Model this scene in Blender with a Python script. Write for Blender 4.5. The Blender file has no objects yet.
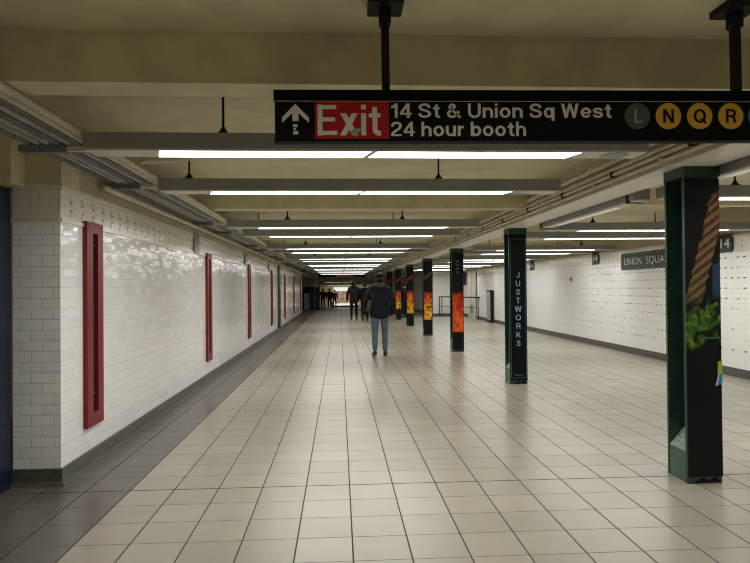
import bpy, bmesh, math, random
from mathutils import Vector, Matrix
random.seed(7)
S = bpy.context.scene
COL = S.collection
PI = math.pi

# ------------------------------------------------------------------ node helper
class NT:
    def __init__(s, name):
        s.m = bpy.data.materials.new(name); s.m.use_nodes = True
        s.t = s.m.node_tree; s.n = s.t.nodes; s.l = s.t.links
        s.b = s.n['Principled BSDF']
    def put(s, sock, v):
        if isinstance(v, bpy.types.NodeSocket): s.l.new(v, sock)
        elif isinstance(v, (tuple, list)):
            sock.default_value = (list(v) + [1.0])[:4] if sock.type == 'RGBA' and len(v) == 3 else v
        else: sock.default_value = v
    def math(s, op, a, b=0.0, c=0.0):
        n = s.n.new('ShaderNodeMath'); n.operation = op
        s.put(n.inputs[0], a); s.put(n.inputs[1], b)
        if len(n.inputs) > 2: s.put(n.inputs[2], c)
        return n.outputs[0]
    def vec(s, op, a, b=(0, 0, 0)):
        n = s.n.new('ShaderNodeVectorMath'); n.operation = op
        s.put(n.inputs[0], a); s.put(n.inputs[1], b)
        return n.outputs[0]
    def scale(s, a, k):
        n = s.n.new('ShaderNodeVectorMath'); n.operation = 'SCALE'
        s.put(n.inputs[0], a); s.put(n.inputs['Scale'], k); return n.outputs[0]
    def pos(s):
        g = s.n.new('ShaderNodeNewGeometry'); sp = s.n.new('ShaderNodeSeparateXYZ')
        s.l.new(g.outputs['Position'], sp.inputs[0]); s.g = g
        return sp.outputs[0], sp.outputs[1], sp.outputs[2]
    def comb(s, x, y, z=0.0):
        n = s.n.new('ShaderNodeCombineXYZ')
        s.put(n.inputs[0], x); s.put(n.inputs[1], y); s.put(n.inputs[2], z); return n.outputs[0]
    def white(s, v):
        n = s.n.new('ShaderNodeTexWhiteNoise'); n.noise_dimensions = '3D'; s.put(n.inputs['Vector'], v)
        return n.outputs['Value'], n.outputs['Color']
    def noise(s, v, sc, detail=2.0, rough=.5, dist=0.0):
        n = s.n.new('ShaderNodeTexNoise'); s.put(n.inputs['Vector'], v)
        n.inputs['Scale'].default_value = sc; n.inputs['Detail'].default_value = detail
        n.inputs['Roughness'].default_value = rough; n.inputs['Distortion'].default_value = dist
        return n.outputs[0]
    def mix(s, f, a, b):
        n = s.n.new('ShaderNodeMix'); n.data_type = 'RGBA'
        s.put(n.inputs[0], f); s.put(n.inputs[6], a); s.put(n.inputs[7], b); return n.outputs[2]
    def ramp(s, f, stops):
        n = s.n.new('ShaderNodeValToRGB'); e = n.color_ramp.elements
        while len(e) < len(stops): e.new(.5)
        for i, (p, c) in enumerate(stops): e[i].position = p; e[i].color = (list(c) + [1])[:4]
        s.put(n.inputs[0], f); return n.outputs[0]
    def sm(s, v, a, b):
        n = s.n.new('ShaderNodeMapRange'); n.interpolation_type = 'SMOOTHSTEP'
        s.put(n.inputs[0], v); n.inputs[1].default_value = a; n.inputs[2].default_value = b
        n.inputs[3].default_value = 0; n.inputs[4].default_value = 1; return n.outputs[0]
    def band(s, v, a, b):       # 1 when a < v < b
        return s.math('MULTIPLY', s.math('GREATER_THAN', v, a), s.math('LESS_THAN', v, b))
    def bump(s, h, strength, dist=.01):
        n = s.n.new('ShaderNodeBump'); s.put(n.inputs['Height'], h)
        n.inputs['Strength'].default_value = strength; n.inputs['Distance'].default_value = dist
        return n.outputs[0]
    def out(s, col=None, rough=None, normal=None, spec=None, metal=None):
        if col is not None: s.put(s.b.inputs['Base Color'], col)
        if rough is not None: s.put(s.b.inputs['Roughness'], rough)
        if normal is not None: s.put(s.b.inputs['Normal'], normal)
        if spec is not None: s.put(s.b.inputs['Specular IOR Level'], spec)
        if metal is not None: s.put(s.b.inputs['Metallic'], metal)
        return s.m

def paint(name, c, rough=.5, var=.12, sc=6.0, spec=.5, metal=0.0, bump=0.0):
    t = NT(name); x, y, z = t.pos()
    nz = t.noise(t.g.outputs['Position'], sc, 4.0, .6)
    k = [max(0, v * (1 - var)) for v in c]; q = [min(1, v * (1 + var)) for v in c]
    col = t.mix(t.sm(nz, .3, .7), k, q)
    nrm = t.bump(t.noise(t.g.outputs['Position'], 90.0, 3.0), bump, .004) if bump else None
    return t.out(col, rough, nrm, spec, metal)

def emit(name, c, strength):
    t = NT(name); t.put(t.b.inputs['Base Color'], (.8, .8, .8))
    t.put(t.b.inputs['Emission Color'], c); t.b.inputs['Emission Strength'].default_value = strength
    t.m.cycles.emission_sampling = 'FRONT'
    return t.m

# ------------------------------------------------------------------ materials
def mat_floor():
    t = NT('floor_tiles'); x, y, z = t.pos(); P = t.g.outputs['Position']
    u = t.math('DIVIDE', t.math('SUBTRACT', x, .06 - 306 * .306), .306)
    v = t.math('DIVIDE', t.math('SUBTRACT', y, 4.362 - 304 * .304), .304)
    fu, fv = t.math('FRACT', u), t.math('FRACT', v); iu, iv = t.math('FLOOR', u), t.math('FLOOR', v)
    val, rc = t.white(t.comb(iu, iv, 3.0))
    eu = t.math('MINIMUM', fu, t.math('SUBTRACT', 1.0, fu)); ev = t.math('MINIMUM', fv, t.math('SUBTRACT', 1.0, fv))
    gu = t.math('SUBTRACT', 1.0, t.sm(eu, .008, .018)); gv = t.math('SUBTRACT', 1.0, t.sm(ev, .006, .016))
    # wider expansion joint every fifteen rows
    yj = t.math('ABSOLUTE', t.math('SUBTRACT', t.math('FRACT', t.math('ADD', t.math('DIVIDE', t.math('SUBTRACT', y, 4.362), 4.56), 10.5)), .5))
    gj = t.math('LESS_THAN', yj, .0013)
    bl = t.noise(P, 2.2, 4.0, .6); bl2 = t.noise(P, 14.0, 3.0, .6)
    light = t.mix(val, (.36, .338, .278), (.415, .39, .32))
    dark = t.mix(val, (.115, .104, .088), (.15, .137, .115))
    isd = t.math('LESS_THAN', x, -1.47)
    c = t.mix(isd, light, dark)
    c = t.mix(t.math('MULTIPLY', t.sm(bl, .45, .8), .25), c, (.22, .20, .16))
    c = t.mix(t.math('MULTIPLY', gv, .8), c, (.13, .12, .10))
    c = t.mix(t.math('MULTIPLY', gu, .92), c, (.05, .046, .04))
    c = t.mix(gj, c, (.05, .046, .04))
    g = t.math('MAXIMUM', t.math('MAXIMUM', gu, gv), gj)
    r = t.math('ADD', t.math('MULTIPLY', bl2, .06), .26)
    r = t.math('ADD', r, t.math('MULTIPLY', g, .4))
    nb = t.bump(t.math('MULTIPLY', g, -1.0), .35, .004)
    jit = t.vec('SUBTRACT', rc, (.5, .5, .5))
    nrm = t.vec('NORMALIZE', t.vec('ADD', nb, t.scale(jit, .008)))
    return t.out(c, r, nrm, t.math('MULTIPLY', t.math('SUBTRACT', 1.0, g), .5))

def mat_wall(axis, dashes=False, name='glazed_wall_tiles'):
    t = NT(name); x, y, z = t.pos(); P = t.g.outputs['Position']
    a = y if axis == 'Y' else x
    TH, TW = .0765, .158
    v = t.math('DIVIDE', t.math('ADD', z, 10 * TH - .122), TH); iv = t.math('FLOOR', v); fv = t.math('FRACT', v)
    u = t.math('ADD', t.math('DIVIDE', t.math('ADD', a, 20.07), TW), t.math('MULTIPLY', t.math('MODULO', iv, 2.0), .5))
    iu = t.math('FLOOR', u); fu = t.math('FRACT', u)
    val, rc = t.white(t.comb(iu, iv, 1.0))
    eu = t.math('MULTIPLY', t.math('MINIMUM', fu, t.math('SUBTRACT', 1.0, fu)), TW)
    ev = t.math('MULTIPLY', t.math('MINIMUM', fv, t.math('SUBTRACT', 1.0, fv)), TH)
    g = t.math('SUBTRACT', 1.0, t.sm(t.math('MINIMUM', eu, ev), .0008, .0028))
    tile = t.mix(val, (.86, .86, .845), (.90, .90, .89))
    old = t.noise(P, 1.3, 4.0, .6)
    tile = t.mix(t.math('MULTIPLY', t.sm(old, .5, .8), .25), tile, (.74, .725, .68))
    c = t.mix(t.math('MULTIPLY', g, .75 if axis == 'X' else .38), tile, (.30, .28, .25))
    # frieze of relief tiles between the two mouldings
    fr = t.band(z, 1.925, 2.128)
    q = t.math('DIVIDE', t.math('ADD', a, 20.0), .205); fq = t.math('FRACT', q)
    s1 = t.math('MULTIPLY', t.band(fq, .42, .50), t.math('MAXIMUM', t.band(z, 2.045, 2.105), t.band(z, 1.945, 2.005)))
    s2 = t.math('MULTIPLY', t.band(fq, .50, .66), t.math('MAXIMUM', t.band(z, 2.048, 2.062), t.band(z, 1.99, 2.004)))
    s3 = t.math('MULTIPLY', t.band(fq, .72, .76), t.band(z, 1.95, 2.10))
    ed = t.math('MAXIMUM', t.math('LESS_THAN', fq, .025), t.band(z, 2.024, 2.029))
    carve = t.math('MAXIMUM', s1, s2); line = t.math('MAXIMUM', s3, ed)
    fc = t.mix(t.math('MULTIPLY', line, .45), (.70, .67, .58), (.30, .28, .23))
    if axis == 'Y': fc = t.mix(t.math('MULTIPLY', carve, .85), fc, (.13, .115, .09))
    c = t.mix(fr, c, fc)
    pl = t.math('GREATER_THAN', z, 2.16)
    plc = t.mix(t.sm(old, .4, .7), (.45, .41, .28), (.52, .47, .34))
    if axis == 'X': h = g
    else: h = t.math('ADD', g, t.math('MULTIPLY', fr, t.math('MAXIMUM', carve, line)))
    if dashes:
        du = t.math('DIVIDE', t.math('ADD', y, 20.03), .148); dv = t.math('DIVIDE', t.math('SUBTRACT', z, .321 - 1.58), .158)
        fdu, fdv = t.math('FRACT', du), t.math('FRACT', dv)
        rv, _ = t.white(t.comb(t.math('FLOOR', du), t.math('FLOOR', dv), 9.0))
        d = t.math('MULTIPLY', t.band(fdu, .27, .73), t.band(fdv, .435, .565))
        d = t.math('MULTIPLY', d, t.band(z, .34, 1.83))
        nz = t.noise(t.comb(0.0, t.math('MULTIPLY', y, .32), t.math('MULTIPLY', z, .8)), 1.0, 2.0)
        fade = t.math('SUBTRACT', 1.0, t.sm(y, 13.0, 17.5))
        k = t.math('MULTIPLY', t.sm(t.math('ADD', nz, t.math('MULTIPLY', rv, .25)), .45, .72), fade)
        k = t.math('MULTIPLY', k, t.math('ADD', .35, t.math('MULTIPLY', rv, .65)))
        c = t.mix(t.math('MULTIPLY', d, k), c, (.10, .095, .09))
    c = t.mix(pl, c, plc)
    nb = t.bump(t.math('ADD', t.math('MULTIPLY', h, -1.0), t.math('MULTIPLY', t.noise(P, 22.0, 1.0), .35)), .35, .003)
    jit = t.scale(t.vec('SUBTRACT', rc, (.5, .5, .5)), .05)
    nrm = t.vec('NORMALIZE', t.vec('ADD', nb, t.scale(jit, t.math('SUBTRACT', 1.0, t.math('MAXIMUM', pl, fr)))))
    r = t.math('ADD', .09, t.math('ADD', t.math('MULTIPLY', g, .4), t.math('MULTIPLY', pl, .5)))
    r = t.math('ADD', r, t.math('MULTIPLY', fr, .12))
    return t.out(c, r, nrm, .5)

def mat_flame(seed, x0, kind):
    """printed fire artwork on the column panels"""
    t = NT('fire_print'); x, y, z = t.pos()
    u = t.math('SUBTRACT', x, x0)
    vec = t.comb(t.math('MULTIPLY', u, 9.0), seed * 3.7, t.math('MULTIPLY', z, 5.5))
    n = t.noise(vec, 1.0, 4.0, .62, 1.4)
    n2 = t.noise(t.comb(t.math('MULTIPLY', u, 10.0), seed * 1.3, t.math('MULTIPLY', z, 8.0)), 1.0, 3.0, .6, 1.2)
    if kind == 0:
        f = t.math('ADD', t.math('MULTIPLY', n, .85), t.math('MULTIPLY', t.math('SUBTRACT', 1.0, t.sm(z, .5, 1.25)), .16))
        c = t.ramp(f, [(.22, (.10, .006, .003)), (.40, (.62, .035, .01)), (.55, (.90, .13, .02)), (.74, (.95, .28, .035))])
        c = t.mix(t.math('MULTIPLY', t.sm(n2, .56, .66), .75), c, (.25, .012, .006))
        lo, hi = .43, 1.27
    else:
        f = t.math('ADD', t.math('MULTIPLY', n, .95), t.math('MULTIPLY', t.math('SUBTRACT', 1.0, t.sm(z, .6, 1.25)), .22))
        c = t.ramp(f, [(.34, (.06, .006, .003)), (.45, (.60, .035, .01)), (.55, (.88, .16, .015)), (.65, (.98, .48, .03)), (.85, (1.0, .75, .12))])
        c = t.mix(t.math('MULTIPLY', t.sm(n2, .50, .60), t.math('SUBTRACT', 1.0, t.math('MULTIPLY', t.sm(z, .9, 1.25), .5))), c, (.03, .015, .006))
        lo, hi = .46, 1.27
    top = t.math('ADD', z, t.math('MULTIPLY', t.math('SUBTRACT', n, .5), .35))
    m = t.math('MULTIPLY', t.math('SUBTRACT', 1.0, t.sm(top, hi - .06, hi + .03)), t.sm(t.math('ADD', z, t.math('MULTIPLY', t.math('SUBTRACT', n2, .5), .1)), lo - .01, lo + .02))
    m = t.math('MULTIPLY', m, t.band(u, .012, .243))
    c = t.mix(m, (.006, .007, .007), c)
    return t.out(c, .4, None, .15)

def mat_jungle(x0):
    """printed dark artwork with a ribbed tan band, foliage and a blue patch"""
    t = NT('foliage_print'); x, y, z = t.pos()
    u = t.math('SUBTRACT', x, x0)
    P = t.comb(t.math('MULTIPLY', u, 1.0), 0.0, z)
    n = t.noise(P, 18.0, 3.0, .6, .6); n2 = t.noise(P, 9.0, 3.0, .6, 1.0)
    cu = t.math('ADD', t.math('MULTIPLY', t.math('SUBTRACT', z, 1.36), .27), .075)
    du = t.math('ADD', t.math('SUBTRACT', u, cu), t.math('MULTIPLY', t.math('SUBTRACT', n, .5), .06))
    w = .064
    m = t.math('MULTIPLY', t.math('SUBTRACT', 1.0, t.sm(t.math('ABSOLUTE', du), w - .012, w + .004)), t.math('MULTIPLY', t.sm(z, 1.24, 1.34), t.math('SUBTRACT', 1.0, t.sm(z, 1.98, 2.1))))
    st = t.math('SINE', t.math('MULTIPLY', t.math('ADD', z, t.math('MULTIPLY', u, -.75)), 95.0))
    stn = t.math('ADD', st, t.math('MULTIPLY', t.math('SUBTRACT', n, .5), 3.0))
    tan = t.mix(t.sm(stn, -.6, .5), (.10, .06, .028), t.mix(t.sm(z, 1.35, 1.8), (.27, .19, .07), (.40, .20, .11)))
    c = t.mix(m, (.006, .007, .007), tan)
    gm = t.math('MULTIPLY', t.math('MULTIPLY', t.sm(z, .82, 1.05), t.math('SUBTRACT', 1.0, t.sm(t.math('ADD', z, t.math('MULTIPLY', u, -.5)), 1.14, 1.26))), t.sm(t.math('ADD', n2, t.math('MULTIPLY', t.math('ABSOLUTE', t.math('SUBTRACT', z, 1.12)), -1.0)), .33, .5))
    grn = t.ramp(n, [(.3, (.012, .05, .012)), (.5, (.06, .19, .025)), (.66, (.33, .45, .05))])
    c = t.mix(gm, c, grn)
    bm_ = t.math('MULTIPLY', t.sm(u, .185, .205), t.math('MULTIPLY', t.sm(z, 1.28, 1.36), t.math('SUBTRACT', 1.0, t.sm(t.math('ADD', z, t.math('MULTIPLY', t.math('SUBTRACT', n, .5), .2)), 1.52, 1.6))))
    c = t.mix(t.math('MULTIPLY', bm_, .9), c, (.04, .085, .16))
    return t.out(c, .35, None, .18)

def mat_mosaic():
    t = NT('backlit_picture'); x, y, z = t.pos()
    v = t.comb(t.math('MULTIPLY', x, 3.0), 0.0, t.math('MULTIPLY', z, 3.0))
    vo = t.n.new('ShaderNodeTexVoronoi'); vo.inputs['Scale'].default_value = 1.6; t.l.new(v, vo.inputs['Vector'])
    sp = t.n.new('ShaderNodeSeparateColor'); t.l.new(vo.outputs['Color'], sp.inputs[0])
    c = t.ramp(sp.outputs[0], [(0, (.55, .20, .10)), (.3, (.75, .45, .25)), (.5, (.85, .75, .6)), (.7, (.25, .35, .25)), (.85, (.6, .28, .3)), (1, (.9, .85, .8))])
    t.put(t.b.inputs['Base Color'], c); t.put(t.b.inputs['Emission Color'], c); t.b.inputs['Emission Strength'].default_value = .35
    t.b.inputs['Roughness'].default_value = .3; t.m.cycles.emission_sampling = 'NONE'
    return t.m

M = {}
M['floor'] = mat_floor()
M['tileY'] = mat_wall('Y'); M['tileX'] = mat_wall('X', name='glazed_wall_tiles_return'); M['tileR'] = mat_wall('Y', True, 'glazed_wall_tiles_marked')
M['plaster'] = paint('beige_ceiling_paint', (.64, .585, .39), .6, .10, 2.5, .3, bump=.12)
M['beam'] = paint('beige_beam_paint', (.63, .575, .38), .55, .12, 3.0, .35, bump=.15)
M['girder'] = paint('cream_girder_paint', (.50, .44, .30), .45, .08, 3.0, .4)
M['strip'] = paint('pale_soffit_paint', (.80, .77, .70), .4, .04, 3.0, .4)
M['granite'] = paint('dark_granite', (.085, .083, .075), .35, .3, 60.0, .5)
M['granite2'] = paint('dark_granite_toe', (.14, .135, .12), .4, .3, 60.0, .5)
M['mould'] = paint('glazed_moulding', (.66, .63, .54), .22, .08, 8.0, .5)
M['gray'] = paint('grey_enamel', (.29, .30, .285), .45, .06, 4.0, .4)
M['graydk'] = paint('grey_strut', (.20, .205, .20), .45, .1, 8.0, .4)
M['white_enamel'] = paint('white_enamel', (.62, .61, .56), .35, .05, 4.0, .5)
M['black'] = paint('black_paint', (.009, .009, .009), .5, .2, 10.0, .2)
M['conduit'] = paint('grey_conduit', (.20, .205, .21), .4, .15, 8.0, .5)
M['conduit2'] = paint('pale_conduit', (.44, .44, .42), .4, .15, 8.0, .5)
M['pipe'] = paint('cream_pipe', (.68, .64, .51), .4, .1, 8.0, .5)
M['lens'] = emit('lit_diffuser', (1.0, .985, .95), 20.0)
M['red'] = paint('red_enamel', (.20, .012, .014), .4, .12, 7.0, .3)
M['slot'] = paint('dark_slot_glass', (.02, .018, .016), .12, .2, 10.0, .6)
M['slotback'] = paint('slot_lining', (.035, .03, .025), .6, .3, 20.0, .3)
M['signblack'] = paint('sign_black', (.004, .0045, .004), .5, .1, 8.0, .1)
M['signrail'] = paint('sign_rail', (.004, .0045, .004), .6, .1, 8.0, .08)
M['signred'] = paint('sign_red', (.44, .016, .022), .5, .08, 8.0, .1)
M['signwhite'] = paint('sign_white', (.72, .69, .60), .45, .05, 8.0, .3)
M['signyellow'] = paint('sign_yellow', (.72, .40, .035), .45, .05, 8.0, .3)
M['signgray'] = paint('sign_grey', (.085, .088, .085), .45, .05, 8.0, .3)
M['signgrayl'] = paint('sign_pale_grey', (.30, .30, .28), .45, .05, 8.0, .3)
M['signgreen'] = paint('sign_green', (.02, .22, .10), .45, .05, 8.0, .3)
M['green'] = paint('dark_green_enamel', (.019, .048, .034), .3, .2, 7.0, .5)
M['greenbase'] = paint('dark_green_base', (.05, .115, .07), .4, .2, 12.0, .5)
M['concrete'] = paint('worn_green_concrete', (.26, .33, .27), .7, .35, 40.0, .3)
M['panel'] = paint('panel_black', (.005, .0065, .006), .4, .1, 8.0, .12)
M['paneledge'] = paint('panel_cyan', (.05, .20, .28), .35, .05, 8.0, .4)
M['panelfoot'] = paint('panel_foot', (.045, .06, .055), .45, .2, 30.0, .4)
M['jwtext'] = paint('panel_blue_text', (.22, .46, .66), .4, .05, 8.0, .4)
M['plaque'] = paint('plaque_green', (.022, .034, .026), .6, .3, 25.0, .5)
M['plaqueg'] = paint('plaque_grey', (.17, .18, .165), .3, .2, 25.0, .5)
M['plaquebord'] = paint('plaque_border', (.10, .14, .12), .35, .3, 25.0, .5)
M['blue'] = paint('navy_enamel', (.010, .017, .042), .4, .3, 4.0, .5)
M['cream'] = paint('cream_panel', (.58, .54, .42), .4, .06, 5.0, .4)
M['steel'] = paint('dark_steel', (.05, .05, .052), .35, .15, 10.0, .5, .6)
M['gate'] = paint('dark_green_gate', (.016, .028, .026), .45, .2, 8.0, .4)
M['navydk'] = paint('dark_navy_recess', (.02, .024, .032), .4, .2, 6.0, .4)
M['mosaic'] = mat_mosaic()
M['adframe'] = emit('backlit_frame', (1, .97, .9), .75)
M['ledred'] = paint('red_sign_face', (.35, .03, .02), .4, .1, 10.0, .4)
M['ygreen'] = paint('sticker_lime', (.42, .55, .04), .4, .05, 10, .4)
M['cyan'] = paint('sticker_cyan', (.03, .30, .55), .4, .05, 10, .4)
M['skin'] = paint('skin', (.34, .19, .12), .5, .08, 20.0, .4)
M['skin2'] = paint('skin_tan', (.46, .25, .14), .5, .08, 20.0, .4)
M['eye'] = paint('eye', (.02, .015, .01), .2, .1, 50, .5)
M['navy'] = paint('navy_jacket_cloth', (.0085, .011, .021), .75, .3, 14.0, .25, bump=.2)
M['jeans'] = paint('blue_denim', (.10, .14, .19), .85, .22, 16.0, .2, bump=.2)
M['hair'] = paint('dark_hair', (.008, .007, .006), .5, .3, 60.0, .4)
M['capm'] = paint('dark_cap_cloth', (.010, .011, .014), .8, .2, 40.0, .2)
M['collar'] = paint('grey_collar_cloth', (.075, .085, .080), .9, .3, 60.0, .2)
M['shoe'] = paint('black_shoe', (.012, .011, .011), .45, .2, 30.0, .4)
M['sole'] = paint('pale_sole', (.38, .36, .33), .6, .1, 30.0, .3)
M['olive'] = paint('olive_parka_cloth', (.020, .021, .015), .8, .25, 14.0, .2, bump=.2)
M['blackcloth'] = paint('black_cloth', (.009, .009, .010), .8, .25, 14.0, .2)
M['maroon'] = paint('maroon_cloth', (.065, .012, .016), .8, .2, 14.0, .2)
M['bag'] = paint('grey_bag_cloth', (.07, .072, .075), .55, .25, 14.0, .4)
M['whitebag'] = paint('white_bag', (.7, .7, .68), .6, .05, 14.0, .3)
M['lightcoat'] = paint('pale_grey_enamel', (.33, .34, .33), .55, .1, 10.0, .3)

# ------------------------------------------------------------------ mesh helpers
class MB:
    def __init__(s): s.b = bmesh.new()
    def _hex(s, P):
        v = [s.b.verts.new(p) for p in P]
        for f in ((0, 3, 2, 1), (4, 5, 6, 7), (0, 1, 5, 4), (1, 2, 6, 5), (2, 3, 7, 6), (3, 0, 4, 7)):
            s.b.faces.new([v[i] for i in f])
        return s
    def box(s, x0, x1, y0, y1, z0, z1):
        return s._hex([(x0, y0, z0), (x1, y0, z0), (x1, y1, z0), (x0, y1, z0), (x0, y0, z1), (x1, y0, z1), (x1, y1, z1), (x0, y1, z1)])
    def hexa(s, P): return s._hex(P)
    def poly(s, pts): s.b.faces.new([s.b.verts.new(p) for p in pts]); return s
    def prism(s, pts, d):       # extrude a polygon along the vector d
        d = Vector(d); a = [s.b.verts.new(p) for p in pts]; c = [s.b.verts.new(Vector(p) + d) for p in pts]
        n = len(pts); s.b.faces.new(a); s.b.faces.new(c[::-1])
        for i in range(n): s.b.faces.new([a[i], c[i], c[(i + 1) % n], a[(i + 1) % n]])
        return s
    def tube(s, path, r, n=10, caps=True, rs=None):
        path = [Vector(p) for p in path]; rings = []
        up = None
        for i, p in enumerate(path):
            t = (path[min(i + 1, len(path) - 1)] - path[max(i - 1, 0)]).normalized()
            if up is None:
                up = Vector((0, 0, 1)) if abs(t.z) < .9 else Vector((1, 0, 0))
            a = t.cross(up).normalized(); c = a.cross(t).normalized(); up = c
            rr = rs[i] if rs else r
            rx, ry = rr if isinstance(rr, tuple) else (rr, rr)
            rings.append([s.b.verts.new(p + a * math.cos(2 * PI * k / n) * rx + c * math.sin(2 * PI * k / n) * ry) for k in range(n)])
        for i in range(len(rings) - 1):
            for k in range(n):
                s.b.faces.new([rings[i][k], rings[i][(k + 1) % n], rings[i + 1][(k + 1) % n], rings[i + 1][k]])
        if caps: s.b.faces.new(rings[0][::-1]); s.b.faces.new(rings[-1])
        return s
    def lathe(s, c, prof, n=16):     # profile of (r, z) about a vertical axis through c
        c = Vector(c); rings = []
        for r, z in prof:
            rings.append([s.b.verts.new(c + Vector((r * math.cos(2 * PI * k / n), r * math.sin(2 * PI * k / n), z))) for k in range(n)])
        for i in range(len(rings) - 1):
            for k in range(n): s.b.faces.new([rings[i][k], rings[i][(k + 1) % n], rings[i + 1][(k + 1) % n], rings[i + 1][k]])
        s.b.faces.new(rings[0][::-1]); s.b.faces.new(rings[-1]); return s
    def ball(s, c, r, nu=14, nv=10, cut=None):
        """ellipsoid; cut=(zmin,zmax) keeps a slice as fractions -1..1"""
        lo, hi = cut or (-1, 1); a0, a1 = math.asin(max(-.999, lo)), math.asin(min(.999, hi)); rings = []
        for j in range(nv + 1):
            a = a0 + (a1 - a0) * j / nv
            rings.append([s.b.verts.new((c[0] + r[0] * math.cos(a) * math.cos(2 * PI * k / nu), c[1] + r[1] * math.cos(a) * math.sin(2 * PI * k / nu), c[2] + r[2] * math.sin(a))) for k in range(nu)])
        for i in range(nv):
            for k in range(nu): s.b.faces.new([rings[i][k], rings[i][(k + 1) % nu], rings[i + 1][(k + 1) % nu], rings[i + 1][k]])
        s.b.faces.new(rings[0][::-1]); s.b.faces.new(rings[-1]); return s
    def disc(s, c, r, y, n=32, d=.002):
        return s.prism([(c[0] + r * math.cos(2 * PI * k / n), y, c[1] + r * math.sin(2 * PI * k / n)) for k in range(n)], (0, d, 0))
    def bevel(s, w, seg=2, angle=.6):
        ed = [e for e in s.b.edges if len(e.link_faces) == 2 and e.calc_face_angle(0) > angle]
        bmesh.ops.bevel(s.b, geom=ed, offset=w, segments=seg, affect='EDGES', profile=.5); return s
    def build(s, name, mat, parent=None, smooth=False, label=None):
        bmesh.ops.recalc_face_normals(s.b, faces=s.b.faces)
        me = bpy.data.meshes.new(name); s.b.to_mesh(me); s.b.free()
        mats = mat if isinstance(mat, list) else [mat]
        for m in mats: me.materials.append(m)
        if smooth:
            for p in me.polygons: p.use_smooth = True
        o = bpy.data.objects.new(name, me); COL.objects.link(o)
        if parent is not None:
            o.parent = parent
            L = Vector((0, 0, 0)); q = parent
            while q is not None: L += q.location; q = q.parent
            me.transform(Matrix.Translation(-L))       # shapes are given in world coordinates
        if label: o['label'] = label
        return o

def tag(o, label, cat, group=None):
    o['label'] = label; o['category'] = cat
    if group: o['group'] = group
    return o
def thing(name, label, cat, loc=(0, 0, 0), group=None):
    o = bpy.data.objects.new(name, None); COL.objects.link(o); o.location = loc
    return tag(o, label, cat, group)
def struct(name, mb, mat):
    o = mb.build(name, mat); o['kind'] = 'structure'; return o
def shell(o):
    o['kind'] = 'structure'; return o
def dup(root, dloc, label=None):
    r = root.copy(); COL.objects.link(r); r.location = root.location + Vector(dloc)
    if label: r['label'] = label
    for ch in list(root.children):
        c = ch.copy(); COL.objects.link(c); c.parent = r
        for g in list(ch.children):
            d = g.copy(); COL.objects.link(d); d.parent = c
    return r

def text_mesh(name, txt, x0, x1, z0, cap, y, mat, parent, axis='X', bold=.03, label=None, depth=.0015, space=1.0):
    """lettering as a thin mesh: capitals `cap` tall on the baseline z0, stretched from x0 to x1, facing -Y (axis X) or -X (axis Y)"""
    cu = bpy.data.curves.new('t', 'FONT'); cu.body = txt; cu.size = 1; cu.offset = bold; cu.space_character = space
    o = bpy.data.objects.new('t', cu); COL.objects.link(o)
    dg = bpy.context.evaluated_depsgraph_get(); dg.update()
    me = bpy.data.meshes.new_from_object(o.evaluated_get(dg))
    bpy.data.objects.remove(o); bpy.data.curves.remove(cu)
    xs = [v.co.x for v in me.vertices]
    hs = text_mesh.caph.get(bold)
    if hs is None:
        cu = bpy.data.curves.new('t', 'FONT'); cu.body = 'E'; cu.size = 1; cu.offset = bold
        o = bpy.data.objects.new('t', cu); COL.objects.link(o); dg = bpy.context.evaluated_depsgraph_get(); dg.update()
        m2 = bpy.data.meshes.new_from_object(o.evaluated_get(dg)); bpy.data.objects.remove(o)
        ys = [v.co.y for v in m2.vertices]; hs = (min(ys), max(ys)); text_mesh.caph[bold] = hs; bpy.data.meshes.remove(m2)
    a, b = min(xs), max(xs); k = (x1 - x0) / (b - a); kz = cap / (hs[1] - hs[0])
    bm = bmesh.new(); bm.from_mesh(me); bpy.data.meshes.remove(me)
    for v in bm.verts:
        px = x0 + (v.co.x - a) * k; pz = z0 + (v.co.y - hs[0]) * kz
        v.co = (px, y, pz) if axis == 'X' else (y, px, pz)
    r = bmesh.ops.extrude_face_region(bm, geom=list(bm.faces))
    dv = Vector((0, -depth, 0)) if axis == 'X' else Vector((-depth if axis == 'Y' else depth, 0, 0))
    for e in r['geom']:
        if isinstance(e, bmesh.types.BMVert): e.co += dv
    m = MB(); m.b.free(); m.b = bm
    return m.build(name, mat, parent, label=label)
text_mesh.caph = {}

# grotesque lettering drawn as strokes: capitals 1 high, centre lines, t = stroke width
def arc(cx, cy, rx, ry, a0, a1, n=12):
    return [(cx + rx * math.cos(math.radians(a0 + (a1 - a0) * i / n)), cy + ry * math.sin(math.radians(a0 + (a1 - a0) * i / n))) for i in range(n + 1)]
def spline(p, m=5):
    out = []
    for i in range(len(p) - 1):
        a, b, c, d = p[max(i - 1, 0)], p[i], p[i + 1], p[min(i + 2, len(p) - 1)]
        for q in range(m):
            t = q / m
            out.append(tuple(.5 * (2 * b[k] + (c[k] - a[k]) * t + (2 * a[k] - 5 * b[k] + 4 * c[k] - d[k]) * t * t + (3 * b[k] - a[k] - 3 * c[k] + d[k]) * t ** 3) for k in (0, 1)))
    return out + [p[-1]]
SP = [(.60, .69), (.52, .87), (.34, .925), (.15, .86), (.09, .72), (.17, .59), (.35, .515), (.54, .43), (.61, .28), (.53, .13), (.34, .075), (.14, .14), (.075, .32)]
sp = [(x * .80, .075 + (y - .075) * .565 / .85) for x, y in SP]
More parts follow.
